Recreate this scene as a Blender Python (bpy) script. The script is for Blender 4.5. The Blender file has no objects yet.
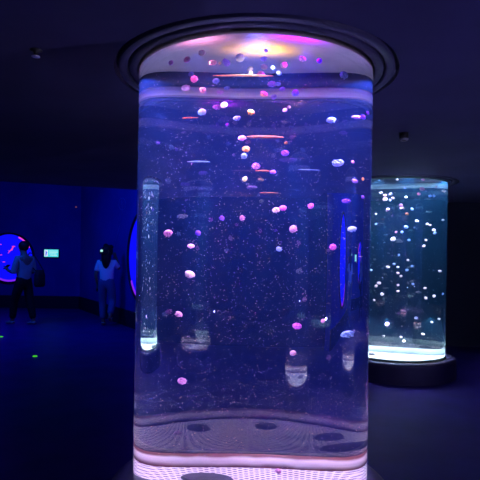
import bpy, math, random
from mathutils import Vector, Matrix
from mathutils.geometry import delaunay_2d_cdt
random.seed(7)
SC = bpy.context.scene
COL = SC.collection
PI = math.pi

# ---------------------------------------------------------------- camera
F = 513.0; ROLL = math.radians(0.9); EYE = 1.5
cam_d = bpy.data.cameras.new('camera')
cam = bpy.data.objects.new('camera', cam_d); COL.objects.link(cam)
cam_d.sensor_width = 36; cam_d.lens = F/480*36; cam_d.clip_start = .05
cam_d.shift_y = 17/480
cam.matrix_world = Matrix.Translation((0, 0, EYE)) @ Matrix.Rotation(PI/2, 4, 'X') @ Matrix.Rotation(ROLL, 4, 'Z')
SC.camera = cam

def ray(px, py):
    sx, sy = (px-240)/F, (257-py)/F
    c, s = math.cos(ROLL), math.sin(ROLL)
    return Vector((sx*c-sy*s, 1, sx*s+sy*c)).normalized()
def at_depth(px, py, Y):
    d = ray(px, py); return Vector((0, 0, EYE)) + d*(Y/d.y)

# ---------------------------------------------------------------- materials
def node_mat(name):
    m = bpy.data.materials.new(name); m.use_nodes = True
    nt = m.node_tree; nt.nodes.clear()
    out = nt.nodes.new('ShaderNodeOutputMaterial')
    return m, nt, out
def pr(name, col, rough=.6, metal=0, spec=.3, noise=None, bump=None, col2=None):
    m, nt, out = node_mat(name)
    b = nt.nodes.new('ShaderNodeBsdfPrincipled')
    b.inputs['Base Color'].default_value = (*col, 1); b.inputs['Roughness'].default_value = rough
    b.inputs['Metallic'].default_value = metal; b.inputs['Specular IOR Level'].default_value = spec
    nt.links.new(b.outputs[0], out.inputs[0])
    if noise:
        tc = nt.nodes.new('ShaderNodeTexCoord')
        n = nt.nodes.new('ShaderNodeTexNoise'); n.inputs['Scale'].default_value = noise; n.inputs['Detail'].default_value = 5
        nt.links.new(tc.outputs['Object'], n.inputs['Vector'])
        r = nt.nodes.new('ShaderNodeValToRGB')
        r.color_ramp.elements[0].position = .35; r.color_ramp.elements[1].position = .68
        c2 = col2 or tuple(c*.75 for c in col)
        r.color_ramp.elements[0].color = (*c2, 1); r.color_ramp.elements[1].color = (*col, 1)
        nt.links.new(n.outputs[0], r.inputs[0]); nt.links.new(r.outputs[0], b.inputs['Base Color'])
        if bump:
            bp = nt.nodes.new('ShaderNodeBump'); bp.inputs['Strength'].default_value = bump; bp.inputs['Distance'].default_value = .02
            nt.links.new(n.outputs[0], bp.inputs['Height']); nt.links.new(bp.outputs[0], b.inputs['Normal'])
    return m
def emit(name, col, st=1):
    m, nt, out = node_mat(name)
    e = nt.nodes.new('ShaderNodeEmission'); e.inputs[0].default_value = (*col, 1); e.inputs[1].default_value = st
    nt.links.new(e.outputs[0], out.inputs[0]); return m
def glass_water(name, scat, dens, mirror=.09, absorb=(.5, .7, 1), adens=.0):
    m, nt, out = node_mat(name)
    g = nt.nodes.new('ShaderNodeBsdfGlass'); g.inputs['IOR'].default_value = 1.33; g.inputs['Roughness'].default_value = 0
    gl = nt.nodes.new('ShaderNodeBsdfAnisotropic'); gl.inputs['Roughness'].default_value = 0
    gl.inputs['Color'].default_value = (1, 1, 1, 1)
    mx = nt.nodes.new('ShaderNodeMixShader'); mx.inputs[0].default_value = mirror
    nt.links.new(g.outputs[0], mx.inputs[1]); nt.links.new(gl.outputs[0], mx.inputs[2]); nt.links.new(mx.outputs[0], out.inputs[0])
    vs = nt.nodes.new('ShaderNodeVolumeScatter'); vs.inputs['Color'].default_value = (*scat, 1); vs.inputs['Density'].default_value = dens
    if adens:
        va = nt.nodes.new('ShaderNodeVolumeAbsorption'); va.inputs[0].default_value = (*absorb, 1); va.inputs[1].default_value = adens
        ad = nt.nodes.new('ShaderNodeAddShader'); nt.links.new(vs.outputs[0], ad.inputs[0]); nt.links.new(va.outputs[0], ad.inputs[1])
        nt.links.new(ad.outputs[0], out.inputs['Volume'])
    else:
        nt.links.new(vs.outputs[0], out.inputs['Volume'])
    return m
def jelly_mat(name, col, mark):
    m, nt, out = node_mat(name)
    tc = nt.nodes.new('ShaderNodeTexCoord')
    n = nt.nodes.new('ShaderNodeTexVoronoi'); n.inputs['Scale'].default_value = 2.6
    nt.links.new(tc.outputs['Object'], n.inputs['Vector'])
    r = nt.nodes.new('ShaderNodeValToRGB')
    r.color_ramp.elements[0].position = .22; r.color_ramp.elements[1].position = .5
    r.color_ramp.elements[0].color = (*mark, 1); r.color_ramp.elements[1].color = (*col, 1)
    nt.links.new(n.outputs['Distance'], r.inputs[0])
    d = nt.nodes.new('ShaderNodeBsdfDiffuse'); t = nt.nodes.new('ShaderNodeBsdfTranslucent')
    nt.links.new(r.outputs[0], d.inputs[0]); nt.links.new(r.outputs[0], t.inputs[0])
    mx = nt.nodes.new('ShaderNodeMixShader'); mx.inputs[0].default_value = .5
    nt.links.new(d.outputs[0], mx.inputs[1]); nt.links.new(t.outputs[0], mx.inputs[2])
    nt.links.new(mx.outputs[0], out.inputs[0]); return m
def plate_mat(name, col, hole):
    # hexagonal field of punched holes
    m, nt, out = node_mat(name)
    L = nt.links.new
    tc = nt.nodes.new('ShaderNodeTexCoord'); sp = nt.nodes.new('ShaderNodeSeparateXYZ'); L(tc.outputs['Object'], sp.inputs[0])
    def math_(op, a, b=None, c=None):
        k = nt.nodes.new('ShaderNodeMath'); k.operation = op
        for i, v in enumerate((a, b, c)):
            if v is None: continue
            if isinstance(v, (int, float)): k.inputs[i].default_value = v
            else: L(v, k.inputs[i])
        return k.outputs[0]
    P = .042
    def cell(ox, oy):
        fx = math_('SUBTRACT', math_('FRACT', math_('ADD', math_('DIVIDE', sp.outputs[0], P), 50.0+ox)), .5)
        fy = math_('SUBTRACT', math_('FRACT', math_('ADD', math_('DIVIDE', sp.outputs[1], P*1.0), 50.0+oy)), .5)
        return math_('ADD', math_('MULTIPLY', fx, fx), math_('MULTIPLY', fy, fy))
    dmin = math_('MINIMUM', cell(0, 0), cell(.5, .5))
    k = math_('LESS_THAN', dmin, .042)
    mix = nt.nodes.new('ShaderNodeMix'); mix.data_type = 'RGBA'
    L(k, mix.inputs[0]); mix.inputs[6].default_value = (*col, 1); mix.inputs[7].default_value = (*hole, 1)
    b = nt.nodes.new('ShaderNodeBsdfPrincipled'); b.inputs['Roughness'].default_value = .5
    L(mix.outputs[2], b.inputs['Base Color']); L(b.outputs[0], out.inputs[0]); return m
def band_mat(name, col, rust, z0, z1, edge, streak=.25):
    # pale gasket whose upper and lower lips are stained; faint streaks run round it
    m, nt, out = node_mat(name); L = nt.links.new
    tc = nt.nodes.new('ShaderNodeTexCoord')
    mp = nt.nodes.new('ShaderNodeMapping'); mp.inputs['Scale'].default_value = (2, 2, 70)
    L(tc.outputs['Object'], mp.inputs[0])
    n = nt.nodes.new('ShaderNodeTexNoise'); n.inputs['Scale'].default_value = 1.6; n.inputs['Detail'].default_value = 4
    L(mp.outputs[0], n.inputs['Vector'])
    sp = nt.nodes.new('ShaderNodeSeparateXYZ'); L(tc.outputs['Object'], sp.inputs[0])
    mr = nt.nodes.new('ShaderNodeMapRange'); mr.inputs[1].default_value = z0; mr.inputs[2].default_value = z1; L(sp.outputs[2], mr.inputs[0])
    n2 = nt.nodes.new('ShaderNodeTexNoise'); n2.inputs['Scale'].default_value = 9; L(tc.outputs['Object'], n2.inputs['Vector'])
    wob = nt.nodes.new('ShaderNodeMath'); wob.operation = 'MULTIPLY_ADD'; L(n2.outputs[0], wob.inputs[0]); wob.inputs[1].default_value = edge; L(mr.outputs[0], wob.inputs[2])
    r = nt.nodes.new('ShaderNodeValToRGB'); cr = r.color_ramp
    cr.elements[0].position = edge*1.0; cr.elements[0].color = (*rust, 1)
    cr.elements[1].position = 1.0; cr.elements[1].color = (*rust, 1)
    e = cr.elements.new(edge*1.9); e.color = (*col, 1); e = cr.elements.new(1-edge*.6); e.color = (*col, 1)
    L(wob.outputs[0], r.inputs[0])
    mx = nt.nodes.new('ShaderNodeMix'); mx.data_type = 'RGBA'; mx.blend_type = 'MULTIPLY'; mx.inputs[0].default_value = streak*2
    L(r.outputs[0], mx.inputs[6]); L(n.outputs[0], mx.inputs[7])
    b = nt.nodes.new('ShaderNodeBsdfPrincipled'); b.inputs['Roughness'].default_value = .6
    L(mx.outputs[2], b.inputs['Base Color']); L(b.outputs[0], out.inputs[0]); return m

M = {}
M['floor'] = pr('floor_resin', (.026, .013, .19), .45, spec=.07, noise=2.5)
M['ceiling'] = pr('ceiling_paint', (.05, .048, .16), .9, noise=1.5, bump=.1)
M['collar'] = pr('collar_paint', (.04, .038, .10), .6)
M['gap'] = pr('shadow_gap_black', (.004, .004, .005), .9)
M['wall_blue'] = pr('wall_blue_paint', (.03, .04, .42), .8, noise=1.1)
M['wall_dark'] = pr('wall_dark_paint', (.02, .025, .06), .8, noise=1.1)
M['base_dark'] = pr('baseboard_dark', (.01, .01, .03), .6)
M['plinth'] = pr('plinth_paint', (.03, .025, .10), .5, noise=3)
M['plate'] = plate_mat('perforated_plate', (.8, .78, .8), (.12, .08, .14))
M['disc'] = pr('drain_grey', (.06, .06, .08), .6, noise=20, col2=(.03, .03, .04))
M['gasket_low'] = band_mat('rusty_gasket', (.95, .86, .9), (.2, .06, .05), .19, .277, .27, .15)
M['gasket_top'] = band_mat('streaked_gasket', (1, .86, .9), (.5, .38, .45), 2.488, 2.552, .12, .2)
M['gasket_teal'] = pr('pale_gasket', (.5, .62, .66), .6, noise=6)
M['sleeve'] = pr('slate_sleeve', (.10, .11, .17), .7, noise=7)
M['lid'] = pr('grey_lid', (.42, .42, .46), .55, noise=5, bump=.4, col2=(.3, .3, .34))
M['water'] = glass_water('acrylic_and_water', (.045, .16, 1), .042)
M['water_far'] = glass_water('acrylic_and_water_teal', (.07, .42, 1), .024)
M['black'] = pr('black_plastic', (.01, .01, .012), .5)
M['white_plastic'] = pr('white_plastic', (.6, .6, .62), .5)

# ---------------------------------------------------------------- helpers
def tag(o, label=None, cat=None, group=None, kind=None):
    if label: o['label'] = label
    if cat: o['category'] = cat
    if group: o['group'] = group
    if kind: o['kind'] = kind
    return o
def empty(name, loc, rz=0):
    o = bpy.data.objects.new(name, None); COL.objects.link(o); o.location = loc; o.rotation_euler = (0, 0, rz)
    o.empty_display_size = .1
    return o
class MB:
    def __init__(s): s.v = []; s.f = []
    def add(s, v, f):
        k = len(s.v); s.v += [tuple(p) for p in v]; s.f += [tuple(i+k for i in q) for q in f]; return s
    def box(s, c, d, rz=0):
        x, y, z = (q/2 for q in d); ca, sa = math.cos(rz), math.sin(rz)
        v = []
        for k in (-z, z):
            for i, j in ((-x, -y), (x, -y), (x, y), (-x, y)):
                v.append((c[0]+i*ca-j*sa, c[1]+i*sa+j*ca, c[2]+k))
        return s.add(v, [(3, 2, 1, 0), (4, 5, 6, 7), (0, 1, 5, 4), (1, 2, 6, 5), (2, 3, 7, 6), (3, 0, 4, 7)])
    def lathe(s, prof, n=96, closed=False, c=(0, 0, 0)):
        v = []; f = []; m = len(prof)
        for i in range(n):
            a = 2*PI*i/n
            for r, z in prof: v.append((c[0]+r*math.cos(a), c[1]+r*math.sin(a), c[2]+z))
        for i in range(n):
            j = (i+1) % n
            for k in range(m if closed else m-1):
                l = (k+1) % m
                f.append((i*m+k, j*m+k, j*m+l, i*m+l))
        return s.add(v, f)
    def disc(s, r, z, n=64, up=True, c=(0, 0)):
        v = [(c[0]+r*math.cos(2*PI*i/n), c[1]+r*math.sin(2*PI*i/n), z) for i in range(n)]
        return s.add(v, [tuple(range(n)) if up else tuple(reversed(range(n)))])
    def tube(s, pts, r, n=8):
        pts = [Vector(p) for p in pts]; v = []; f = []
        rs = r if isinstance(r, (list, tuple)) else [r]*len(pts)
        for i, p in enumerate(pts):
            t = (pts[min(i+1, len(pts)-1)]-pts[max(i-1, 0)]).normalized()
            a = t.cross(Vector((0, 0, 1)) if abs(t.z) < .9 else Vector((1, 0, 0))).normalized(); b = t.cross(a)
            for k in range(n):
                q = 2*PI*k/n; v.append(p+(a*math.cos(q)+b*math.sin(q))*rs[i])
        for i in range(len(pts)-1):
            for k in range(n):
                l = (k+1) % n; f.append((i*n+k, i*n+l, (i+1)*n+l, (i+1)*n+k))
        f.append(tuple(reversed(range(n)))); f.append(tuple((len(pts)-1)*n+k for k in range(n)))
        return s.add(v, f)
    def mesh(s, name, mat, smooth=False):
        me = bpy.data.meshes.new(name); me.from_pydata(s.v, [], s.f); me.materials.append(mat)
        if smooth: me.polygons.foreach_set('use_smooth', [len(p.vertices) <= 4 for p in me.polygons])
        me.update(); return me
    def build(s, name, mat, parent=None, smooth=False, loc=None):
        o = bpy.data.objects.new(name, s.mesh(name, mat, smooth)); COL.objects.link(o)
        if parent: o.parent = parent
        if loc: o.location = loc
        return o
def light(name, kind, loc, power, col, size=.1, parent=None, direction=None, spot=None, blend=.5):
    l = bpy.data.lights.new(name, kind); l.energy = power; l.color = col
    if kind == 'AREA': l.shape = 'DISK'; l.size = size
    elif kind in ('POINT', 'SPOT'): l.shadow_soft_size = size
    if kind == 'SPOT': l.spot_size = math.radians(spot); l.spot_blend = blend
    o = bpy.data.objects.new(name, l); COL.objects.link(o); o.location = loc
    if direction: o.rotation_euler = Vector(direction).to_track_quat('-Z', 'Y').to_euler()
    if parent: o.parent = parent
    return o

# ---------------------------------------------------------------- tank geometry constants
R = .645; Z0 = .195; ZTOP = 2.66; ZC = 2.51
MAIN = Vector((.072, 2.9, 0)); FAR = Vector((2.07, 6.86, 0))
def refr(d, n, e):
    c = -d.dot(n); k = 1-e*e*(1-c*c)
    return None if k < 0 else d*e+n*(e*c-math.sqrt(k))
def in_tank(px, py, u, T):
    """a point inside the water of tank T seen at that spot of the view, u of the way along the chord"""
    d = ray(px, py); o = Vector((0, 0, EYE))
    dx, dy = d.x, d.y; ox, oy = -T.x, -T.y
    A = dx*dx+dy*dy; B = ox*dx+oy*dy; C_ = ox*ox+oy*oy-R*R
    q = B*B-A*C_
    if q < 0: return None
    p = o+d*((-B-math.sqrt(q))/A)
    n = Vector((p.x-T.x, p.y-T.y, 0)).normalized()
    d2 = refr(d, n, 1/1.33)
    h = Vector((d2.x, d2.y, 0)); r_ = Vector((p.x-T.x, p.y-T.y, 0))
    s = -2*h.dot(r_)/h.dot(h)
    w = p+d2*s*u
    while not (Z0+.05 < w.z < 2.6) and u > .05:
        u *= .85; w = p+d2*s*u
    # stay clear of the acrylic
    rr = Vector((w.x-T.x, w.y-T.y, 0))
    if rr.length > R-.03: rr = rr.normalized()*(R-.03); w = Vector((T.x+rr.x, T.y+rr.y, w.z))
    return w

# ---------------------------------------------------------------- setting
XL, XR, YB = -7.5, 9.5, -7.5
CORNER = (-4.42, 14.2); PIER = (-.9, 8.5); YR = 8.95
OTHERS = [Vector((2.35, -.2, 0)), Vector((4.35, 3.2, 0)), Vector((-4.5, -1.6, 0)), Vector((5.4, -4.9, 0))]
TANKS = [MAIN, FAR]+OTHERS
def struct(o): o['kind'] = 'structure'; return o
def planar(name, outer, holes, z, mat, flip=False):
    vs = [Vector(p) for p in outer]; es = [(i, (i+1) % len(outer)) for i in range(len(outer))]
    for c, r in holes:
        k = len(vs); n = 64
        vs += [Vector((c.x+r*math.cos(2*PI*i/n), c.y+r*math.sin(2*PI*i/n))) for i in range(n)]
        es += [(k+i, k+(i+1) % n) for i in range(n)]
    v, e, f, *_ = delaunay_2d_cdt(vs, es, [], 0, 1e-5)
    def inside(p):
        c = False; n = len(outer); j = n-1
        for i in range(n):
            a, b = outer[i], outer[j]
            if (a[1] > p.y) != (b[1] > p.y) and p.x < (b[0]-a[0])*(p.y-a[1])/(b[1]-a[1])+a[0]: c = not c
            j = i
        return c
    ff = []
    for q in f:
        c = sum((v[i] for i in q), Vector((0, 0)))/len(q)
        if inside(c) and not any((c-Vector((t.x, t.y))).length < r*.999 for t, r in holes): ff.append(tuple(q))
    mb = MB(); mb.add([(p.x, p.y, z) for p in v], ff)
    return mb.build(name, mat)
fl = MB(); fl.add([(XL, YB, 0), (XR, YB, 0), (XR, 15, 0), (XL, 15, 0)], [(0, 1, 2, 3)])
struct(fl.build('floor', M['floor']))
SOFF = [(XL, 5.55), (-3.4, 7.2), (-1.6, 7.9), (-.6, 8.2)]
struct(planar('ceiling', [(XL, YB), (XR, YB), (XR, YR), (-.6, YR)]+SOFF[::-1], [(t, .7801) for t in TANKS], ZC, M['ceiling']))
# vertical fascia where the low ceiling stops, and the higher ceiling beyond it
mb = MB()
pts = SOFF+[(-.6, YR)]
for (a, b) in zip(pts, pts[1:]):
    mb.add([(a[0], a[1], ZC), (b[0], b[1], ZC), (b[0], b[1], 3.7), (a[0], a[1], 3.7)], [(0, 1, 2, 3)])
struct(mb.build('trim_1', M['ceiling']))
hc = MB(); hc.add([(p[0], p[1], 3.7) for p in [(XL, 5.4), (XR, 5.4), (XR, 15), (XL, 15)]], [(0, 3, 2, 1)])
struct(hc.build('ceiling_high', M['ceiling']))
def wall(name, a, b, z1, mat, t=.15):
    a = Vector(a); b = Vector(b); d = (b-a).normalized(); n = Vector((-d.y, d.x))   # thickness to the left of a->b
    mb = MB(); L = (b-a).length; c = (a+b)/2+n*t/2
    mb.box((c.x, c.y, z1/2), (L, t, z1), math.atan2(d.y, d.x))
    return struct(mb.build(name, mat))
wall('wall_back', CORNER, (XL-.2, 14.2), 3.7, M['wall_blue']).location = (0, .15, 0)
wall('wall_oblique', PIER, CORNER, 3.7, M['wall_blue'], -.15)
wall('wall_left', (XL, 15), (XL, YB), 3.7, M['wall_dark'], -.15)
wall('wall_rear', (XL, YB), (XR, YB), 2.6, M['wall_dark'], -.15)
wall('wall_right', (XR, YB), (XR, 15), 2.6, M['wall_dark'], -.15)
wall('wall_end', (XR, YR), (PIER[0], YR), 2.6, M['wall_dark'], -.15)
def base(name, a, b, off):
    a = Vector(a); b = Vector(b); d = (b-a).normalized(); n = Vector((-d.y, d.x)); c = (a+b)/2+n*off
    mb = MB(); mb.box((c.x, c.y, .17), ((b-a).length, .03, .34), math.atan2(d.y, d.x)); struct(mb.build(name, M['base_dark']))
base('baseboard_back', CORNER, (XL, 14.2), .015)
base('baseboard_oblique', PIER, CORNER, .015+.0)

# ---------------------------------------------------------------- aquarium tanks
DISC0 = in_tank(213, 474, .3, MAIN)
def make_tank(T, name_label, far=False, lamps=True, cat='aquarium', group=None, tint=(.75, .6, 1), power=1.0):
    t = empty('aquarium_tank', (T.x, T.y, 0)); tag(t, name_label, cat, group)
    p = MB(); p.lathe([(R+.003, .02), (R+.003, .235), (R+.02, .25), (.75, .25), (.775, .235), (.78, .2), (.78, .001)], 96)
    p.build('plinth', M['plinth'], t, True)
    p = MB(); p.disc(R-.006, Z0); p.build('perforated_plate', M['plate'], t)
    for a in map(math.radians, (-112, -22, 158, 112)):
        d = MB(); d.lathe([(.001, .012), (.09, .012), (.098, .004), (.098, 0)], 48)
        d.build('drain_disc', M['disc'], t, False, (DISCR*math.cos(a), DISCR*math.sin(a), Z0+.001))
    p = MB(); p.lathe([(R-.004, Z0-.01), (R-.004, Z0+.082), (R-.016, Z0+.082), (R-.016, Z0-.01)], 96, True)
    p.build('base_gasket', M['gasket_teal'] if far else M['gasket_low'], t, True)
    w = MB(); n = 256; w.lathe([(R, Z0-.04), (R, ZTOP)], n)
    w.disc(R, Z0-.04, n, False); w.disc(R, ZTOP, n, True)
    w.build('acrylic_cylinder', M['water_far'] if far else M['water'], t, True)
    p = MB(); p.lathe([(R-.004, 2.488), (R-.004, 2.552), (R-.016, 2.552), (R-.016, 2.488)], 96, True)
    p.build('top_gasket', M['gasket_teal'] if far else M['gasket_top'], t, True)
    p = MB(); p.lathe([(R-.005, 2.5525), (R-.005, 2.64), (R-.012, 2.64), (R-.012, 2.5525)], 96, True)
    p.build('upper_sleeve', M['sleeve'], t, True)
    p = MB(); p.disc(R-.013, 2.642, up=False); p.build('lid', M['lid'], t)
    c = MB(); z = ZC
    c.lathe([(R+.004, 2.70), (R+.004, z-.001), (R+.010, z-.006), (R+.048, z-.006), (R+.052, z), (R+.052, z+.03), (R+.066, z+.03), (R+.066, z),
             (R+.070, z-.004), (R+.106, z-.004), (R+.110, z), (R+.110, z+.03), (.7800, z+.03), (.7800, z)], 96)
    c.disc(R+.004, 2.7, 96, False)
    c.build('ceiling_collar', M['collar'], t, True)
    return t
DISCR = math.hypot(DISC0.x-MAIN.x, DISC0.y-MAIN.y); DISCA = math.atan2(DISC0.y-MAIN.y, DISC0.x-MAIN.x)
DISCR = .40; DISCA = math.radians(-66)
main = make_tank(MAIN, 'tall clear cylindrical jellyfish tank nearest the viewer, filling the middle of the room')
far = make_tank(FAR, 'smaller looking teal lit cylindrical jellyfish tank standing behind the nearest tank', far=True)
oth_lab = ['lilac cylinder tank mirrored in the nearest tank, its dotted floor with four dark discs showing',
           'cylinder tank mirrored as a small pale capsule low at the near tank edge',
           'cylinder tank mirrored dimly as a wide bluish bowl in the nearest tank',
           'cylinder tank mirrored smallest, a faint pale cup above the dotted capsule']
oth = [make_tank(t, l, far=(i >= 2)) for i, (t, l) in enumerate(zip(OTHERS, oth_lab))]

def lamp_at(T, px, py, z):
    # where the refracted line of sight meets the height z
    a = in_tank(px, py, .02, T); b = in_tank(px, py, .06, T); k = (z-a.z)/(b.z-a.z)
    p = a+(b-a)*k; return (p.x-T.x, p.y-T.y)
def tank_lamp(t, xy, col, pool, down, spot=150, z=2.53):
    light('pool_light', 'SPOT', (xy[0], xy[1], z), pool, col, .004, t, (0, 0, 1), 150, 1)
    light('down_light', 'SPOT', (xy[0], xy[1], 2.56), down, col, .004, t, (0, 0, -1), spot, .6)
ly = lamp_at(MAIN, 262, 53, 2.642); lm = lamp_at(MAIN, 302, 37, 2.642); lp = lamp_at(MAIN, 203, 42, 2.642)
tank_lamp(main, ly, (1, .46, .02), 6.5, 22, 36)
tank_lamp(main, lm, (.50, .0, 1), 16, 45, 120)
tank_lamp(main, lp, (1, .28, .55), 3.5, 45, 120)
def fill(t, down, up, col, lidp=1.2):  # unseen spots added in the water to brighten lid, jellyfish and plate
    for k in range(3):
        a = k*2*PI/3+.5; x, y = .5*math.cos(a), .5*math.sin(a)
        light('fill_light', 'SPOT', (x, y, 2.56), down, col, .004, t, (-x*.2, -y*.2, -1), 110, .5)
        light('lid_fill', 'SPOT', (x*.7, y*.7, 2.35), lidp, col, .004, t, (0, 0, 1), 160, 1)
        if up: light('up_fill', 'SPOT', (x*1.2, y*1.2, Z0+.11), up, col, .004, t, (-x*.35, -y*.35, 1), 120, .6)
fill(main, 165, 28, (.53, .50, 1), 1.0)
tank_lamp(far, (-.15, .1), (1, .7, .85), 1, 70, 150)
fill(far, 150, 24, (.42, .68, 1), 10)
for a in (0, 2.1, 4.2): light('plate_fill', 'SPOT', (.35*math.cos(a), .35*math.sin(a), .75), 40, (.7, .9, 1), .004, far, (0, 0, -1), 140, 1)  # added unseen spots that brighten the base of the far tank
for i, t in enumerate(oth): fill(t, 420 if i < 2 else 260, 8, (.62, .62, 1) if i < 2 else (.45, .75, 1), 4)

# ---------------------------------------------------------------- jellyfish
JM = {  # lamp colours are put into these tints along with the animals' own
    'pink': jelly_mat('jelly_pink', (1, .68, .92), (.75, .22, .65)),
    'white': jelly_mat('jelly_white', (1, .92, .95), (.95, .6, .8)),
    'lilac': jelly_mat('jelly_lilac', (.80, .50, .95), (.45, .2, .8)),
    'violet': jelly_mat('jelly_violet', (.5, .22, .95), (.25, .05, .7)),
    'magenta': jelly_mat('jelly_magenta', (1, .40, .95), (.7, .08, .65)),
    'orange': jelly_mat('jelly_and_streak_orange', (1, .72, .35), (.95, .38, .16)),
    'cream': jelly_mat('jelly_cream', (1, .93, .62), (.95, .75, .45)),
    'blue': jelly_mat('jelly_blue', (.55, .68, .95), (.3, .36, .8)),
    'slate': jelly_mat('streak_slate', (.16, .24, .42), (.1, .14, .35)),
    'rust': jelly_mat('jelly_and_streak_rust', (.5, .2, .12), (.35, .12, .1)),
}
def bell_mb():
    mb = MB(); n = 24; prof = []
    for k in range(8):
        a = k/7*PI/2; prof.append((math.cos(PI/2-a)*1.0, math.sin(PI/2-a)*.72))
    prof += [(1.02, -.10), (.95, -.20), (.86, -.12), (.70, .12), (.35, .30), (.0, .36)]
    v = []; f = []; m = len(prof)
    for i in range(n):
        a = 2*PI*i/n; w = 1+.05*math.cos(8*a)
        for j, (r, z) in enumerate(prof):
            ww = w if 5 <= j <= 10 else 1
            v.append((r*ww*math.cos(a), r*ww*math.sin(a), z-(.05*math.cos(8*a) if 7 <= j <= 9 else 0)))
    for i in range(n):
        j = (i+1) % n
        for k in range(m-1): f.append((i*m+k, i*m+k+1, j*m+k+1, j*m+k))
    mb.add(v, f); return mb
def arms_mb():
    mb = MB()
    for k in range(4):
        a = k*PI/2+.3; pts = []; rs = []
        for j in range(6):
            s = j/5; r = .18+.38*math.sin(s*2.6)
            pts.append((r*math.cos(a+.25*s), r*math.sin(a+.25*s), .22-1.05*s)); rs.append(.17+.17*math.sin(min(1, s*1.25)*PI)*(1 if j % 2 else .75)+.01)
        mb.tube(pts, rs, 8)
    return mb
BELL = {}; ARMS = {}; SMALL = {}
for k, m in JM.items():
    BELL[k] = bell_mb().mesh('bell', m, True); ARMS[k] = arms_mb().mesh('oral_arms', m, True)
    b = bell_mb(); a = arms_mb(); b.add(a.v, a.f); SMALL[k] = b.mesh('jellyfish', m, True)
jr = random.Random(3)
def set_pose(o, w, size, flat, tilt):
    if flat:     # flattened bell modelling a level reflection streak
        o.rotation_euler = (0, math.radians(tilt), 0); o.scale = (size, size*max(.12, flat*.8), size*flat)
    else:
        o.rotation_euler = (jr.uniform(-2.1, 2.1) if tilt is None else math.radians(tilt), jr.uniform(-.9, .9), jr.uniform(0, 6.28)); o.scale = (size, size, size)
def jelly(px, py, dia, col, label, u=None, flat=None, tilt=None, T=MAIN, group='jellyfish adrift and modelled reflection streaks in the nearest tank'):
    u = jr.uniform(.2, .8) if u is None else u
    if py < 80: u = .12+.4*u
    w = in_tank(px, py, u, T)
    if T is MAIN and w.z > 2.47: w.z = 2.47+.3*(w.z-2.47)
    size = dia/2/F*(w.y)*(.8 if flat else .68)   # water magnifies sideways
    o = empty('jellyfish', w); tag(o, label, 'jellyfish', group)
    set_pose(o, w, size, flat, tilt)
    for nm, me in (('bell', BELL[col]), ('oral_arms', ARMS[col])):
        if flat and nm == 'oral_arms': continue
        c = bpy.data.objects.new(nm, me); COL.objects.link(c); c.parent = o
    return o
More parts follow.
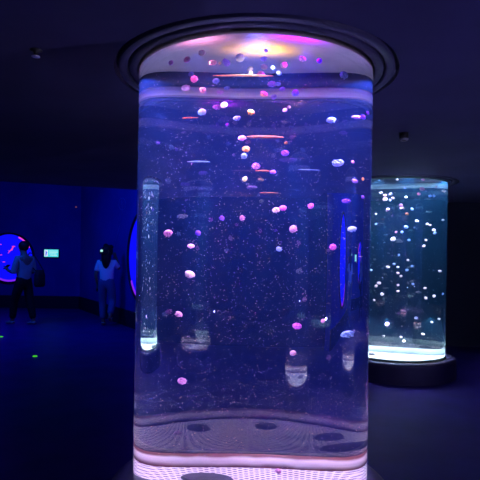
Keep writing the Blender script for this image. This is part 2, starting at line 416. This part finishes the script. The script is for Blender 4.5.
J = [
 (202,36,9,'white','white-pink jellyfish highest in the pink glow under the lid'),
 (171,46,7,'lilac','faint lilac jellyfish topmost along the curved left shoulder of the tank'),
 (187,54,9,'pink','round pink jellyfish with ruffled arms below the faint one on the left shoulder'),
 (213,48,9,'white','star-shaped white-pink jellyfish just left of the yellow glow'),
 (225,52,8,'lilac','upper of two touching lilac jellyfish left of the yellow glow'),
 (227,57,9,'lilac','lower of two touching lilac jellyfish left of the yellow glow'),
 (240,55,11,'cream','pale yellow jellyfish lying inside the left end of the yellow glow'),
 (220,55,4,'cream','tiny cream jellyfish tucked beside the two touching lilac ones'),
 (250,69,8,'cream','cream jellyfish with dark spots just under the yellow glow'),
 (266,34,6,'violet','small violet jellyfish nearest the top rim above the yellow glow'),
 (264,42,8,'lilac','lilac jellyfish between the top rim and the yellow glow'),
 (303,45,9,'white','bright white jellyfish in the magenta glow under the lid'),
 (320,46,7,'violet','dark violet ring-like jellyfish right of the magenta glow'),
 (284,56,9,'cream','cream jellyfish trailing arms at the right end of the yellow glow'),
 (264,63,8,'cream','cream oval jellyfish below the middle of the yellow glow'),
 (261,74,9,'cream','yellow-cream jellyfish overlapping the thin bright line under the lid'),
 (251,73,5,'cream','smallest cream jellyfish left of the yellow-cream one on the bright line'),
 (273,68,7,'blue','faint blue jellyfish below the right end of the yellow glow'),
 (279,73,7,'blue','grey-blue ghostly jellyfish straddling the bright line under the lid'),
 (194,79,10,'pink','tilted oval pink jellyfish in the dark band, upper of a close pair'),
 (186,87,8,'pink','peach-pink jellyfish in the dark band, lower left of a close pair'),
 (203,90,8,'white','bright pink-white jellyfish on the pale band left of middle'),
 (216,81,9,'blue','slate blue leaf-shaped jellyfish in the dark band'),
 (191,74,7,'blue','faint blue jellyfish just above the tilted pink oval'),
 (220,92,7,'pink','pink jellyfish on the pale band beside a faint blue one'),
 (227,88,6,'blue','faint blue jellyfish at the top of the pale band left of middle'),
 (217,107,8,'magenta','magenta jellyfish, left of the touching pair just below the pale band'),
 (224,105,9,'white','white-pink jellyfish, right of the touching pair just below the pale band'),
 (202,112,9,'blue','blue-white two-lobed jellyfish below the pale band on the left side'),
 (251,112,10,'orange','glowing orange jellyfish just below the middle of the pale band'),
 (237,118,8,'blue','dim blue jellyfish left of the glowing orange one'),
 (272,84,9,'lilac','large lilac jellyfish in the dark band right of middle'),
 (278,84,6,'blue','small blue jellyfish behind the large lilac one in the dark band'),
 (282,89,7,'lilac','lilac jellyfish where the dark band meets the pale band'),
 (264,94,9,'cream','cream two-lobed jellyfish across the middle of the pale band'),
 (274,97,7,'lilac','lilac jellyfish on the lower edge of the pale band'),
 (295,93,9,'blue','pale blue two-lobed jellyfish across the pale band right of middle'),
 (344,75,12,'blue','wide blurry blue jellyfish under the lid near the right shoulder'),
 (285,110,6,'pink','small pink jellyfish below the pale band, lower of a pair'),
 (289,107,4,'pink','tiny pink jellyfish just below the pale band, upper of a pair'),
 (356,117,6,'lilac','leftmost of three lilac jellyfish by the upper right wall of the tank'),
 (363,117,7,'violet','middle of three lilac jellyfish by the upper right wall of the tank'),
 (368,113,6,'lilac','rightmost of three lilac jellyfish by the upper right wall of the tank'),
 (331,120,9,'blue','pale blue fish-shaped jellyfish below the pale band right of middle'),
 (242,138,8,'lilac','lilac-pink jellyfish at the left tip of the long orange streak'),
 (246,149,9,'orange','round glowing orange jellyfish below the long orange streak'),
 (244,156,8,'blue','flat pale blue jellyfish touching the round orange one from below'),
 (245,179,7,'cream','small cream jellyfish, lowest of the warm coloured line'),
 (285,153,8,'violet','violet jellyfish midway between the orange streak and the thin teal streak'),
 (286,143,5,'rust','tiny dim rust jellyfish above the violet one'),
 (256,166,9,'lilac','lilac jellyfish with dark marks above a short rust streak'),
 (273,172,6,'violet','small violet jellyfish at the right tip of the short rust streak'),
 (276,210,8,'white','white jellyfish, left of the touching pair in the middle of the tank'),
 (283,208,9,'magenta','magenta-pink jellyfish, right of the touching pair in the middle of the tank'),
 (311,206,8,'magenta','magenta jellyfish alone right of the touching middle pair'),
 (242,218,8,'pink','pink jellyfish left of the touching middle pair'),
 (222,218,7,'violet','flat dim violet jellyfish beside the pink one left of the middle pair'),
 (293,229,11,'pink','large pink-white jellyfish just below the touching middle pair'),
 (338,163,11,'blue','glassy blue leaf-shaped jellyfish in the upper right of the tank'),
 (353,162,5,'pink','tiny pink jellyfish right of the glassy blue leaf-shaped one'),
 (355,181,7,'lilac','lilac jellyfish near the right wall beside a tiny orange one'),
 (363,179,5,'orange','tiny orange jellyfish near the right wall'),
 (346,201,6,'violet','small violet jellyfish above the blue porthole image'),
 (363,197,5,'violet','small violet jellyfish closest to the right wall above the porthole height'),
 (352,229,9,'blue','pink and blue flat jellyfish beside the top of the blue porthole image'),
 (168,233,12,'pink','angular pink-blue jellyfish right of the mirrored bright column'),
 (198,233,8,'violet','dim flat violet jellyfish right of the angular pink-blue one'),
 (191,246,7,'pink','small round pink jellyfish above the wide pink-white one'),
 (190,274,12,'white','wide bright pink-white jellyfish left of middle at eye height'),
 (179,314,9,'pink','notched pink jellyfish left of the faint bluish bowl reflection'),
 (279,249,7,'blue','small white-blue jellyfish in the middle of the tank, lone below the large pink-white one'),
 (333,247,9,'magenta','magenta jellyfish overlapping the left edge of the blue porthole image'),
 (297,326,9,'magenta','magenta jellyfish touching the pale cup-shaped reflection low in the tank'),
 (323,321,6,'pink','small pink jellyfish low in the tank below the porthole image'),
 (347,334,11,'blue','blue-red flat jellyfish low by the right wall'),
 (293,353,8,'pink','pinkish jellyfish tilted inside the dotted capsule reflection'),
 (182,381,9,'pink','spotted pink jellyfish, lowest on the left side of the tank'),
 (278,471,7,'pink','pink jellyfish resting low over the perforated floor of the tank'),
]
for x, y, d, c, lab in J: jelly(x, y, d, c, lab)
# long level streaks of reflected light, modelled as flattened bells
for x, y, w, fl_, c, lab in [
 (265,137,34,.16,'rust','long thin orange-brown modelled reflection streak lying level high in the middle of the tank'),
 (190,118,15,.2,'rust','short faint rust modelled reflection streak lying level below the pale band on the left'),
 (263,171,14,.26,'rust','short blunt rust modelled reflection streak lying level beside the lilac jellyfish'),
 (269,193,17,.16,'rust','thin rust modelled reflection streak lying level above the touching middle pair'),
 (199,162,20,.2,'slate','thin white-blue modelled reflection streak lying level in the upper left of the tank'),
 (309,170,20,.1,'slate','thinnest teal modelled reflection streak lying level right of the violet jellyfish'),
 (243,75.5,60,.05,'orange','very long thin orange modelled light streak lying level along the top dark band'),
]: jelly(x, y, w, c, lab, u=.45, flat=fl_, tilt=0)  # objects named jellyfish here are the modelled light streaks

FJ = [(397,179,'white'),(423,179,'pink'),(405,188,'blue'),(422,189,'pink'),(426,191,'blue'),(436,187,'white'),(444,191,'white'),(381,193,'blue'),(391,194,'blue'),(385,195,'white'),(385,199,'white'),(390,200,'blue'),(393,198,'white'),(406,197,'white'),(419,194,'pink'),(430,196,'blue'),(434,196,'blue'),(388,209,'white'),(401,205,'pink'),(401,208,'pink'),(412,209,'blue'),(376,214,'white'),(407,214,'rust'),(443,220,'white'),(376,224,'blue'),(406,227,'blue'),(417,221,'white'),(427,224,'white'),(430,225,'white'),(434,230,'white'),(435,233,'blue'),(396,232,'pink'),(402,232,'blue'),(393,239,'white'),(409,240,'blue'),(426,240,'white'),(424,246,'white'),(399,255,'blue'),(408,260,'white'),(388,267,'white'),(394,264,'blue'),(398,267,'white'),(398,273,'white'),(401,276,'white'),(412,266,'blue'),(407,270,'blue'),(440,271,'white'),(371,270,'blue'),(398,285,'white'),(376,286,'white'),(379,283,'white'),(382,294,'white'),(374,300,'white'),(413,284,'blue'),(425,288,'white'),(426,298,'white'),(434,296,'white'),(398,291,'white'),(445,294,'blue'),(387,324,'lilac'),(432,322,'white'),(384,336,'white'),(401,337,'white'),(404,341,'white'),(423,334,'white'),(416,318,'blue'),(439,319,'white'),(368,338,'white')]
for i, (x, y, c) in enumerate(FJ):
    if x > 444: x = 443
    big = (x, y) in ((422,189),(385,199),(393,239),(387,324))
    w = in_tank(x, y, jr.uniform(.2, .8), FAR)
    o = bpy.data.objects.new('jellyfish', SMALL[c]); COL.objects.link(o); o.location = w
    s = (4.2 if big else jr.uniform(2.0, 3.1))/2/F*w.y
    set_pose(o, w, s, None, None)
    col = {'white': 'white', 'pink': 'pinkish', 'blue': 'pale blue', 'rust': 'rust', 'lilac': 'lilac'}[c]
    zone = 'near the top' if y < 205 else 'in the upper half' if y < 257 else 'in the lower half' if y < 305 else 'near the glowing base'
    tag(o, f'tiny {col} jellyfish drifting {zone} of the farther teal tank', 'jellyfish', f'{col} jellyfish {zone} of the farther teal tank')
# a few in the mirrored tanks
for k, t in enumerate(OTHERS[:3]):
    for i in range(16):
        a = jr.uniform(0, 6.28); r = .55*math.sqrt(jr.random())
        o = bpy.data.objects.new('jellyfish', SMALL[jr.choice(['white', 'pink', 'lilac', 'blue'])]); COL.objects.link(o)
        o.location = (t.x+r*math.cos(a), t.y+r*math.sin(a), jr.uniform(.5, 2.4)); set_pose(o, o.location, .022, None, None)
        wh = ['dotted capsule', 'small pale capsule', 'faint bluish bowl'][k]
        tag(o, f'tiny jellyfish in the cylinder tank mirrored as the {wh}', 'jellyfish', f'jellyfish in the tank mirrored as the {wh}')

# drifting specks
def specks(T, n, size, mat, label, seed):
    r_ = random.Random(seed); mb = MB()
    for i in range(n):
        a = r_.uniform(0, 6.28); r = .61*math.sqrt(r_.random()); z = r_.uniform(.45, 2.55)
        s = size*r_.uniform(.6, 1.3); x, y = r*math.cos(a), r*math.sin(a)
        mb.add([(x+s, y, z), (x-s, y, z), (x, y+s, z), (x, y-s, z), (x, y, z+s), (x, y, z-s)],
               [(0, 2, 4), (2, 1, 4), (1, 3, 4), (3, 0, 4), (2, 0, 5), (1, 2, 5), (3, 1, 5), (0, 3, 5)])
    o = mb.build('plankton', mat, None, False, (T.x, T.y, 0)); tag(o, label, 'plankton', None, 'stuff'); return o
specks(MAIN, 2200, .0014, pr('speck_peach', (1, .6, .55), .8), 'fine peach specks drifting all through the water of the nearest tank', 1)
specks(MAIN, 1900, .0014, pr('speck_lilac', (.75, .5, 1), .8), 'fine lilac specks drifting all through the water of the nearest tank', 2)
specks(FAR, 700, .0016, pr('speck_pale', (.85, .9, 1), .8), 'fine pale specks drifting in the farther teal tank', 3)

# ---------------------------------------------------------------- portholes
M['port_blue'] = emit('lit_blue_water', (.004, .004, 1), 1.0)
M['neon_pink'] = emit('neon_pink', (.9, .05, .8), 1.0)
M['neon_violet'] = emit('neon_violet', (.25, .02, 1), .9)
def porthole(name, c, rz, r, label):
    t = empty(name, c, rz); tag(t, label, 'window')
    # local -y faces the room
    def ring(r0, r1, y0, y1, nm, mat, a0=0, a1=360, n=96):
        mb = MB(); full = a1-a0 >= 360; m = n if full else n+1; v = []; f = []
        for i in range(m):
            a = math.radians(a0+(a1-a0)*i/n); ca, sa = math.cos(a), math.sin(a)
            for (q, y) in ((r0, y0), (r1, y0), (r1, y1), (r0, y1)): v.append((q*ca, y, q*sa))
        for i in range(n):
            j = (i+1) % m
            for k in range(4): l = (k+1) % 4; f.append((i*4+k, j*4+k, j*4+l, i*4+l))
        mb.add(v, f); return mb.build(nm, mat, t, True)
    ring(r, r+.05, -.05, .0, 'frame', M['base_dark'])
    mb = MB(); v = [(r*math.cos(2*PI*i/64), -.012, r*math.sin(2*PI*i/64)) for i in range(64)]
    v2 = [(a, -.001, b) for a, _, b in v]
    mb.add(v+v2, [tuple(reversed(range(64)))]+[(i, (i+1) % 64, 64+(i+1) % 64, 64+i) for i in range(64)])
    mb.build('lit_water', M['port_blue'], t)
    ring(r-.045, r-.005, -.03, -.013, 'rim_light', M['neon_pink'], 28, 66, 24)
    ring(r-.05, r-.005, -.03, -.013, 'rim_light', M['neon_violet'], 215, 318, 48)
    return t
pc = at_depth(9.5, 258, 14.19)
porthole('porthole_window', pc, 0, .655, 'round glowing blue porthole in the far wall behind the walking man')
ob_dir = (Vector(CORNER)-Vector(PIER)).normalized()      # along the oblique wall
ob_rz = math.atan2(-ob_dir.y, -ob_dir.x)
q = at_depth(131, 252, 10.75)
# point of the oblique wall under px 131, then half a window width towards the viewer
def on_oblique(px, py):
    d = ray(px, py); a = Vector(PIER); e = ob_dir
    # solve d.xy*s = a + e*t
    det = d.x*(-e.y)-(-e.x)*d.y
    s = (a.x*(-e.y)-(-e.x)*a.y)/det
    return Vector((d.x*s, d.y*s, EYE+d.z*s))
e0 = on_oblique(131.5, 250)
nrm = Vector((math.sin(ob_rz), -math.cos(ob_rz), 0))
c2 = e0-Vector((ob_dir.x, ob_dir.y, 0))*.80+nrm*.002; c2.z = 1.47
porthole('porthole_window', c2, ob_rz, .9, 'large blue porthole peeking out behind the left edge of the nearest tank')
M['pj'] = emit('lit_pink_jelly', (1, .06, .55), .9)
def port_jelly(x, z, s, tail, label):
    p = at_depth(x, z, 14.12); t = empty('sea_nettle', p); tag(t, label, 'jellyfish', 'pink jellyfish behind the far porthole')
    mb = MB(); mb.lathe([(.001, .6), (.5, .5), (.9, .15), (1, -.15), (.8, -.25), (.001, .1)], 16)
    b = mb.build('bell', M['pj'], t, True); b.scale = (s, .02, s*.6)
    if tail:
        m2 = MB()
        for k in range(3):
            m2.tube([(0, 0, 0), (tail[0]*.35+.02*k-.02, 0, tail[1]*.5), (tail[0], 0, tail[1]+.04*k)], [.014, .010, .003], 6)
        m2.build('tentacles', M['pj'], t)
port_jelly(13.5, 246.5, .05, (-.15, -.2), 'pink jellyfish with trailing tentacles in the far porthole, beside the man')
port_jelly(.6, 244.5, .035, None, 'small pink jellyfish in the far porthole, highest by the picture edge')
port_jelly(.8, 255, .04, None, 'pink jellyfish in the far porthole, middle one by the picture edge')
port_jelly(3.8, 262, .04, None, 'small flat pink jellyfish low in the far porthole')

# ---------------------------------------------------------------- sign, small fittings
sg = at_depth(51.6, 253.2, 14.17)
t = empty('exit_sign', sg); tag(t, 'small glowing cyan exit sign on the blue wall between the two people', 'sign')
mb = MB(); mb.box((0, 0, 0), (.43, .04, .245)); mb.build('housing', M['black'], t)
mb = MB(); mb.box((0, -.022, 0), (.39, .006, .205)); mb.build('lit_panel', emit('sign_cyan', (.08, .72, .85), 1), t)
mb = MB(); mb.box((-.14, -.027, 0), (.09, .004, .17)); mb.build('pictogram_field', emit('sign_white', (.75, .85, 1), 1), t)
mb = MB(); mb.tube([(-.15, -.031, .055), (-.14, -.031, .056)], .016, 8)
mb.box((-.138, -.031, .01), (.03, .004, .07)); mb.box((-.155, -.031, -.045), (.014, .004, .055)); mb.box((-.122, -.031, -.04), (.014, .004, .05)); mb.box((-.115, -.031, .02), (.03, .004, .012))
mb.build('running_figure', emit('sign_blue', (.02, .1, .9), 1), t)
mb = MB()
for k, (z, a, b) in enumerate([(.06, -.06, .15), (.02, -.05, .16), (-.02, -.05, .13), (-.06, -.02, .16)]):
    x = a
    while x < b:
        w = random.uniform(.018, .03); mb.box((x+w/2, -.027, z), (w, .004, .018)); x += w+.008
mb.build('lettering', emit('sign_text', (.6, .95, .9), 1), t)

def small(name, mb, mat, label, cat, loc, smooth=True, group=None):
    o = mb.build(name, mat, None, smooth, loc); tag(o, label, cat, group); return o
p = at_depth(36, 50, 1); s = (ZC-EYE)/(p.z-EYE); p = Vector((p.x*s, p.y*s, ZC))
t = empty('sprinkler', p); tag(t, 'pale sprinkler head on the dark ceiling left of the nearest tank', 'sprinkler')
mb = MB(); mb.lathe([(.001, 0), (.030, 0), (.030, -.004), (.012, -.010), (.008, -.03), (.001, -.03)], 16); mb.build('stem', M['black'], t, True)
mb = MB(); mb.lathe([(.001, -.030), (.02, -.031), (.021, -.034), (.001, -.035)], 12); mb.build('deflector', pr('pale_metal', (.8, .82, .9), .35, .6), t, True)
p = at_depth(404, 133, 1); s = (ZC-EYE)/(p.z-EYE); p = Vector((p.x*s, p.y*s, ZC))
t = empty('ceiling_spotlight', p); tag(t, 'small dark ceiling fitting with pale ring above the farther tank', 'fixture')
mb = MB(); mb.lathe([(.001, 0), (.035, 0), (.035, -.03), (.02, -.06), (.001, -.06)], 16); mb.build('body', M['black'], t, True)
mb = MB(); mb.lathe([(.022, -.055), (.032, -.045), (.036, -.052), (.026, -.062)], 16, True); mb.build('ring', M['white_plastic'], t, True)
def floor_pt(px, py):
    d = ray(px, py); s = -EYE/d.z; return Vector((d.x*s, d.y*s, 0))
for (x, y, lab) in ((35, 356.5, 'tiny green dot of light, modelled as a glowing stud, on the dark floor before the walking man'), (1, 337, 'tiny green dot of light, modelled as a glowing stud, nearest the porthole reflection')):
    mb = MB(); mb.lathe([(.001, .014), (.03, .012), (.036, .001)], 16); small('green_light_dot', mb, emit('green_dot_glow', (.1, 1, .03), .6), lab, 'light', floor_pt(x, y))  # dots of green light on the floor, modelled as small glowing studs
mb = MB(); mb.lathe([(.001, -.02), (.012, -.012), (.014, 0)], 12)
o = small('indicator_lamp', mb, emit('amber_led', (1, .25, .05), .5), 'tiny amber indicator lamp high on the blue wall near the corner', 'light', at_depth(76, 207, 14.18)); o.rotation_euler = (-PI/2, 0, 0)

# faint jellyfish drawing on the oblique wall
mb = MB(); pts = [on_oblique(x, y)+nrm*.006 for x, y in ((122, 200), (123, 212), (120, 226), (116, 240), (114, 250))]
mb.tube(pts, .006, 6)
pts = [on_oblique(122.5+3.5*math.cos(a), 204+6*math.sin(a))+nrm*.006 for a in [k*2*PI/16 for k in range(17)]]
mb.tube(pts, .006, 6)
small('wall_drawing', mb, pr('drawing_line', (.10, .13, .6), .8), 'faint line drawing of a jellyfish with a long tail on the blue wall', 'wall art', None)

# ---------------------------------------------------------------- people
def skin(name, pts, edges, mat, parent, sub=1, loc=None):
    me = bpy.data.meshes.new(name); me.from_pydata([p[0] for p in pts], edges, []); me.materials.append(mat)
    o = bpy.data.objects.new(name, me); COL.objects.link(o); o.parent = parent
    me.skin_vertices.new() if hasattr(me.skin_vertices, 'new') and not me.skin_vertices else None
    md = o.modifiers.new('skin', 'SKIN'); md.use_smooth_shade = True
    if not me.skin_vertices:
        bpy.context.view_layer.objects.active = o
    for i, (co, r) in enumerate(pts):
        sv = me.skin_vertices[0].data[i]; sv.radius = (r, r) if not isinstance(r, tuple) else r; sv.use_root = (i == 0)
    sb = o.modifiers.new('subdivision', 'SUBSURF'); sb.levels = sub; sb.render_levels = sub
    return o
def blob(name, c, r, mat, parent, sq=None):
    mb = MB(); prof = [(max(.001, math.sin(PI*k/12)), -math.cos(PI*k/12)) for k in range(13)]; mb.lathe(prof, 20)
    if sq: mb.v = [sq(v) for v in mb.v]
    mb.v = [(c[0]+v[0]*r[0], c[1]+v[1]*r[1], c[2]+v[2]*r[2]) for v in mb.v]
    return mb.build(name, mat, parent, True)
M['skin'] = pr('skin', (.30, .17, .12), .6)
M['hair'] = pr('hair_black', (.006, .005, .006), .6)
M['shirt'] = pr('shirt_white', (.85, .88, .85), .9)
M['shirt2'] = pr('shirt_pale', (.36, .38, .37), .9)
M['jeans'] = pr('jeans', (.10, .13, .26), .9)
M['trouser'] = pr('trousers_black', (.008, .008, .01), .9)
M['shoe'] = pr('shoe_pale', (.3, .3, .28), .7)
M['bag'] = pr('bag_dark', (.015, .015, .02), .8)

def person(loc, rz, h, J, label, shirt, trous, shoe, hair_fn, sleeve=.55):
    """J: joints in local metres for a 1.7 m figure facing -y (x to its own left = +x seen from behind mirrored)."""
    k = h/1.7
    t = empty('person', loc, rz); tag(t, label, 'person'); t.scale = (k, k, k)
    P = J
    pts = []; ed = []
    def add(co, r, par=None):
        pts.append((co, r))
        if par is not None: ed.append((par, len(pts)-1))
        return len(pts)-1
    pel = add(P['pelvis'], (.15, .105)); wa = add(P['waist'], (.125, .09), pel); ch = add(P['chest'], (.155, .11), wa)
    nb = add(P['neck'], .058, ch); hd0 = add(P['head0'], (.062, .07), nb); hd = add(P['head'], (.078, .095), hd0); ht = add(P['top'], (.06, .075), hd)
    hands = []
    for s in ('l', 'r'):
        hp = add(P['hip'+s], .095, pel); kn = add(P['knee'+s], .06, hp); an = add(P['ank'+s], .04, kn)
        hl = P['ank'+s]; fw = P['foot'+s]
        ft = add(fw, (.035, .03), an)
        sh = add(P['sh'+s], .056, ch); el = add(P['el'+s], .04, sh); wr = add(P['wr'+s], .027, el)
        pm = add(P['palm'+s], (.036, .018), wr); hands.append(pm)
        d = (Vector(P['palm'+s])-Vector(P['wr'+s])).normalized(); sd = d.cross(Vector((0, 1, .2))).normalized(); nn = d.cross(sd)
        for q, ln in enumerate((.075, .085, .08, .062)):
            o_ = Vector(P['palm'+s])+sd*(q-1.5)*.019
            a = add(tuple(o_+d*.035), .0095, pm); b = add(tuple(o_+d*(.035+ln*.55)+nn*.01), .0085, a); add(tuple(o_+d*(.035+ln*.85)+nn*.03), .0075, b)
        a = add(tuple(Vector(P['wr'+s])+d*.03-sd*.04), .011, pm); add(tuple(Vector(P['wr'+s])+d*.075-sd*.055+nn*.01), .009, a)
    body = skin('body', pts, ed, M['skin'], t, 2)
    # face: nose, brow, ears, eyes
    hc_ = Vector(P['head']); fwd = Vector(P.get('face', (0, -1, 0))).normalized(); side = fwd.cross(Vector((0, 0, 1))).normalized()
    mb = MB(); mb.tube([hc_+fwd*.085+Vector((0, 0, .02)), hc_+fwd*.112+Vector((0, 0, -.02)), hc_+fwd*.09+Vector((0, 0, -.028))], [.008, .014, .008], 8); mb.build('nose', M['skin'], t, True)
    for e in (-1, 1):
        blob('ear', hc_+side*e*.084+Vector((0, 0, -.005)), (.012, .02, .03), M['skin'], t)
        blob('eye', hc_+fwd*.088+side*e*.032+Vector((0, 0, .018)), (.012, .012, .009), M['black'], t)
    mb = MB(); mb.tube([hc_+fwd*.086-side*.022+Vector((0, 0, -.052)), hc_+fwd*.092+Vector((0, 0, -.053)), hc_+fwd*.086+side*.022+Vector((0, 0, -.052))], .006, 6); mb.build('mouth', pr('lips', (.25, .09, .08), .5), t, True)
    # shirt
    V = Vector
    pts = []; ed = []
    hem = V(P['pelvis'])+V((0, 0, P.get('hem', .0)))
    a = add(tuple(hem), (.18, .135)); b = add(P['waist'], (.152, .115), a); c = add(P['chest'], (.172, .125), b)
    n_ = add(tuple(V(P['chest']).lerp(V(P['neck']), .62)), (.085, .075), c)
    for s in ('l', 'r'):
        sh = add(P['sh'+s], .072, c); e_ = add(tuple(V(P['sh'+s]).lerp(V(P['el'+s]), sleeve)), .062, sh); add(tuple(V(P['sh'+s]).lerp(V(P['el'+s]), sleeve+.12)), .064, e_)
    skin('shirt', pts, ed, shirt, t, 2)
    # trousers
    pts = []; ed = []
    a = add(tuple(V(P['pelvis'])+V((0, 0, .02))), (.16, .118)); add(tuple(V(P['pelvis'])+V((0, 0, .14))), (.15, .11), a)
    for s in ('l', 'r'):
        hp = add(P['hip'+s], .115, a); kn = add(P['knee'+s], .086, hp); add(tuple(V(P['knee'+s]).lerp(V(P['ank'+s]), .92)), .07, kn)
    skin('trousers', pts, ed, trous, t, 2)
    for s in ('l', 'r'):
        an = V(P['ank'+s]); ft = V(P['foot'+s]); d = (ft-an); d.z = 0; d.normalize()
        pts = []; ed = []
        lo = min(an.z, ft.z+.03)
        a = add((an.x, an.y, an.z-.01), .045); b = add(tuple(V((an.x, an.y, 0))-d*.04+V((0, 0, an.z-.045))), (.042, .036), a)
        cc = add(tuple(ft+d*.03), (.044, .03), a); add(tuple(ft+d*.085-V((0, 0, .004))), (.036, .022), cc)
        skin('shoe', pts, ed, shoe, t, 1)
    hair_fn(t, hc_, fwd)
    return t

# woman seen from behind, right arm raised with a phone; local +y is towards the far wall for rz=pi
wl = floor_pt(106, 325.5)
JW = dict(pelvis=(0, 0, .94), waist=(0, .0, 1.10), chest=(0, 0, 1.30), neck=(0, -.01, 1.46), head0=(0, -.02, 1.53), head=(0, -.03, 1.60), top=(0, -.02, 1.66), face=(0, -1, .1), hem=-.07,
          hipl=(.09, 0, .88), kneel=(.10, -.06, .50), ankl=(.06, .02, .085), footl=(.07, -.09, .035),
          hipr=(-.09, 0, .88), kneer=(-.13, -.02, .52), ankr=(-.15, .28, .24), footr=(-.15, .25, .13),
          shl=(.175, 0, 1.37), ell=(.235, .03, 1.10), wrl=(.22, -.06, .88), palml=(.22, -.07, .82),
          shr=(-.175, 0, 1.37), elr=(-.25, -.09, 1.22), wrr=(-.16, -.20, 1.45), palmr=(-.13, -.21, 1.51))
def hair_w(t, c, fwd):
    blob('hair', c+Vector((0, .022, .018)), (.125, .12, .14), M['hair'], t)
    mb = MB(); mb.tube([c+Vector((0, .06, .02)), c+Vector((0, .10, -.08)), c+Vector((0, .11, -.20)), c+Vector((0, .11, -.31)), c+Vector((0, .10, -.36))], [.09, .11, .095, .06, .02], 14)
    mb.build('hair_length', M['hair'], t, True)
    blob('hair_bun', c+Vector((.035, .01, .14)), (.055, .05, .045), M['hair'], t)
    blob('hair_bun', c+Vector((-.075, .01, .11)), (.055, .05, .05), M['hair'], t)
woman = person(wl, PI, 1.66, JW, 'person in a white t-shirt and jeans seen from behind, holding up a phone', M['shirt'], M['jeans'], M['shoe'], hair_w, .6)
woman.rotation_euler.z = PI   # local -y (face) points away from the viewer
# held phone
ph = at_depth(104.0, 250.8, wl.y+.0); 
t = empty('mobile_phone', (ph.x, wl.y+.0-.18, ph.z)); tag(t, 'phone with a bright white screen held above the dark hair', 'phone')
mb = MB(); mb.box((.05, .0, -.03), (.19, .012, .08)); mb.build('case', M['black'], t)
mb = MB(); mb.box((-.0, -.009, .0), (.05, .004, .045), 0); mb.build('screen', emit('screen_white', (.45, 1, .95), 1), t)

# man walking to the left, three quarter back view
ml = floor_pt(23, 325)
JMn = dict(pelvis=(0, 0, .92), waist=(0, .01, 1.08), chest=(0, .02, 1.30), neck=(0, .0, 1.46), head0=(0, -.02, 1.53), head=(0, -.035, 1.61), top=(0, -.02, 1.68), face=(0, -1, -.15), hem=-.08,
           hipl=(.09, 0, .86), kneel=(.10, -.16, .49), ankl=(.10, -.20, .085), footl=(.10, -.32, .035),
           hipr=(-.09, 0, .86), kneer=(-.10, .08, .48), ankr=(-.10, .20, .085), footr=(-.10, .09, .035),
           shl=(.18, .02, 1.38), ell=(.22, -.04, 1.09), wrl=(.17, -.27, 1.13), palml=(.15, -.33, 1.17),
           shr=(-.18, .02, 1.38), elr=(-.24, .02, 1.10), wrr=(-.20, -.18, 1.06), palmr=(-.17, -.24, 1.09))
def hair_m(t, c, fwd):
    blob('hair', c+Vector((0, .022, .03)), (.10, .112, .11), M['hair'], t)
man = person(ml, math.radians(-118), 1.72, JMn, 'person in a pale shirt and black trousers walking before the glowing porthole, shoulder bag', M['shirt2'], M['trouser'], M['shoe'], hair_m, .95)
def wpt(o, co, k): 
    return Matrix.Translation(o.location) @ Matrix.Rotation(o.rotation_euler.z, 4, 'Z') @ Matrix.Scale(k, 4) @ Vector(co)
pp = wpt(man, (.10, -.40, 1.20), 1.72/1.7)
mb = MB(); mb.box((0, 0, 0), (.075, .15, .012)); o = small('mobile_phone', mb, M['black'], 'dark phone held in front of the walking man in the pale shirt', 'phone', pp, False); o.rotation_euler = (.6, 0, math.radians(-118))
bp_ = wpt(man, (-.24, .20, 1.0), 1.0)
t = empty('shoulder_bag', bp_, math.radians(-118)); tag(t, 'dark shoulder bag hanging behind the walking man in the pale shirt', 'bag')
mb = MB()
for i, (w, d, z) in enumerate([(.10, .05, -.20), (.12, .07, -.15), (.115, .07, .05), (.09, .05, .14), (.06, .02, .16)]):
    n = 16; mb.v += [(w*math.copysign(abs(math.cos(2*PI*k/n))**.6, math.cos(2*PI*k/n)), d*math.copysign(abs(math.sin(2*PI*k/n))**.6, math.sin(2*PI*k/n)), z) for k in range(n)]
for i in range(4):
    for k in range(16): l = (k+1) % 16; mb.f.append((i*16+k, i*16+l, (i+1)*16+l, (i+1)*16+k))
mb.f.append(tuple(reversed(range(16)))); mb.f.append(tuple(64+k for k in range(16)))
mb.build('pouch', M['bag'], t, True)
mb = MB(); mb.tube([(-.1, 0, .14), (-.02, -.06, .32), (.06, -.14, .50), (.10, -.20, .52), (.11, -.28, .42), (.10, -.10, .2), (.1, 0, .14)], .012, 6); mb.build('strap', M['bag'], t, True)

# ---------------------------------------------------------------- room light
light('uv_flood', 'AREA', (-5.2, 9.2, 3.55), 75, (.0, .06, 1), 1.2, None, (.1, .5, -1))
light('uv_flood', 'AREA', (-2.9, 8.9, 3.55), 30, (.0, .09, 1), 1.2, None, (.1, .5, -1))
light('tank_glow_fill', 'POINT', (3.0, 1.4, .9), 75, (.42, .34, 1), .015)  # added omni lights standing in for the tanks' glow, no lamp there
light('tank_glow_fill', 'POINT', (-2.6, -1.2, .8), 8, (.2, .22, 1), .015)  # second added stand-in for tank glow, dimmer and bluer
w = bpy.data.worlds.new('world'); SC.world = w; w.use_nodes = True
w.node_tree.nodes['Background'].inputs[0].default_value = (.002, .002, .008, 1)

SC.view_settings.view_transform = 'Standard'; SC.view_settings.look = 'None'
SC.view_settings.gamma = 1; SC.view_settings.exposure = 0; SC.view_settings.use_curve_mapping = False
cy = SC.cycles
cy.caustics_reflective = False; cy.caustics_refractive = False
cy.sample_clamp_indirect = 60; cy.max_bounces = 12; cy.transmission_bounces = 12; cy.volume_bounces = 0
cy.use_denoising = True
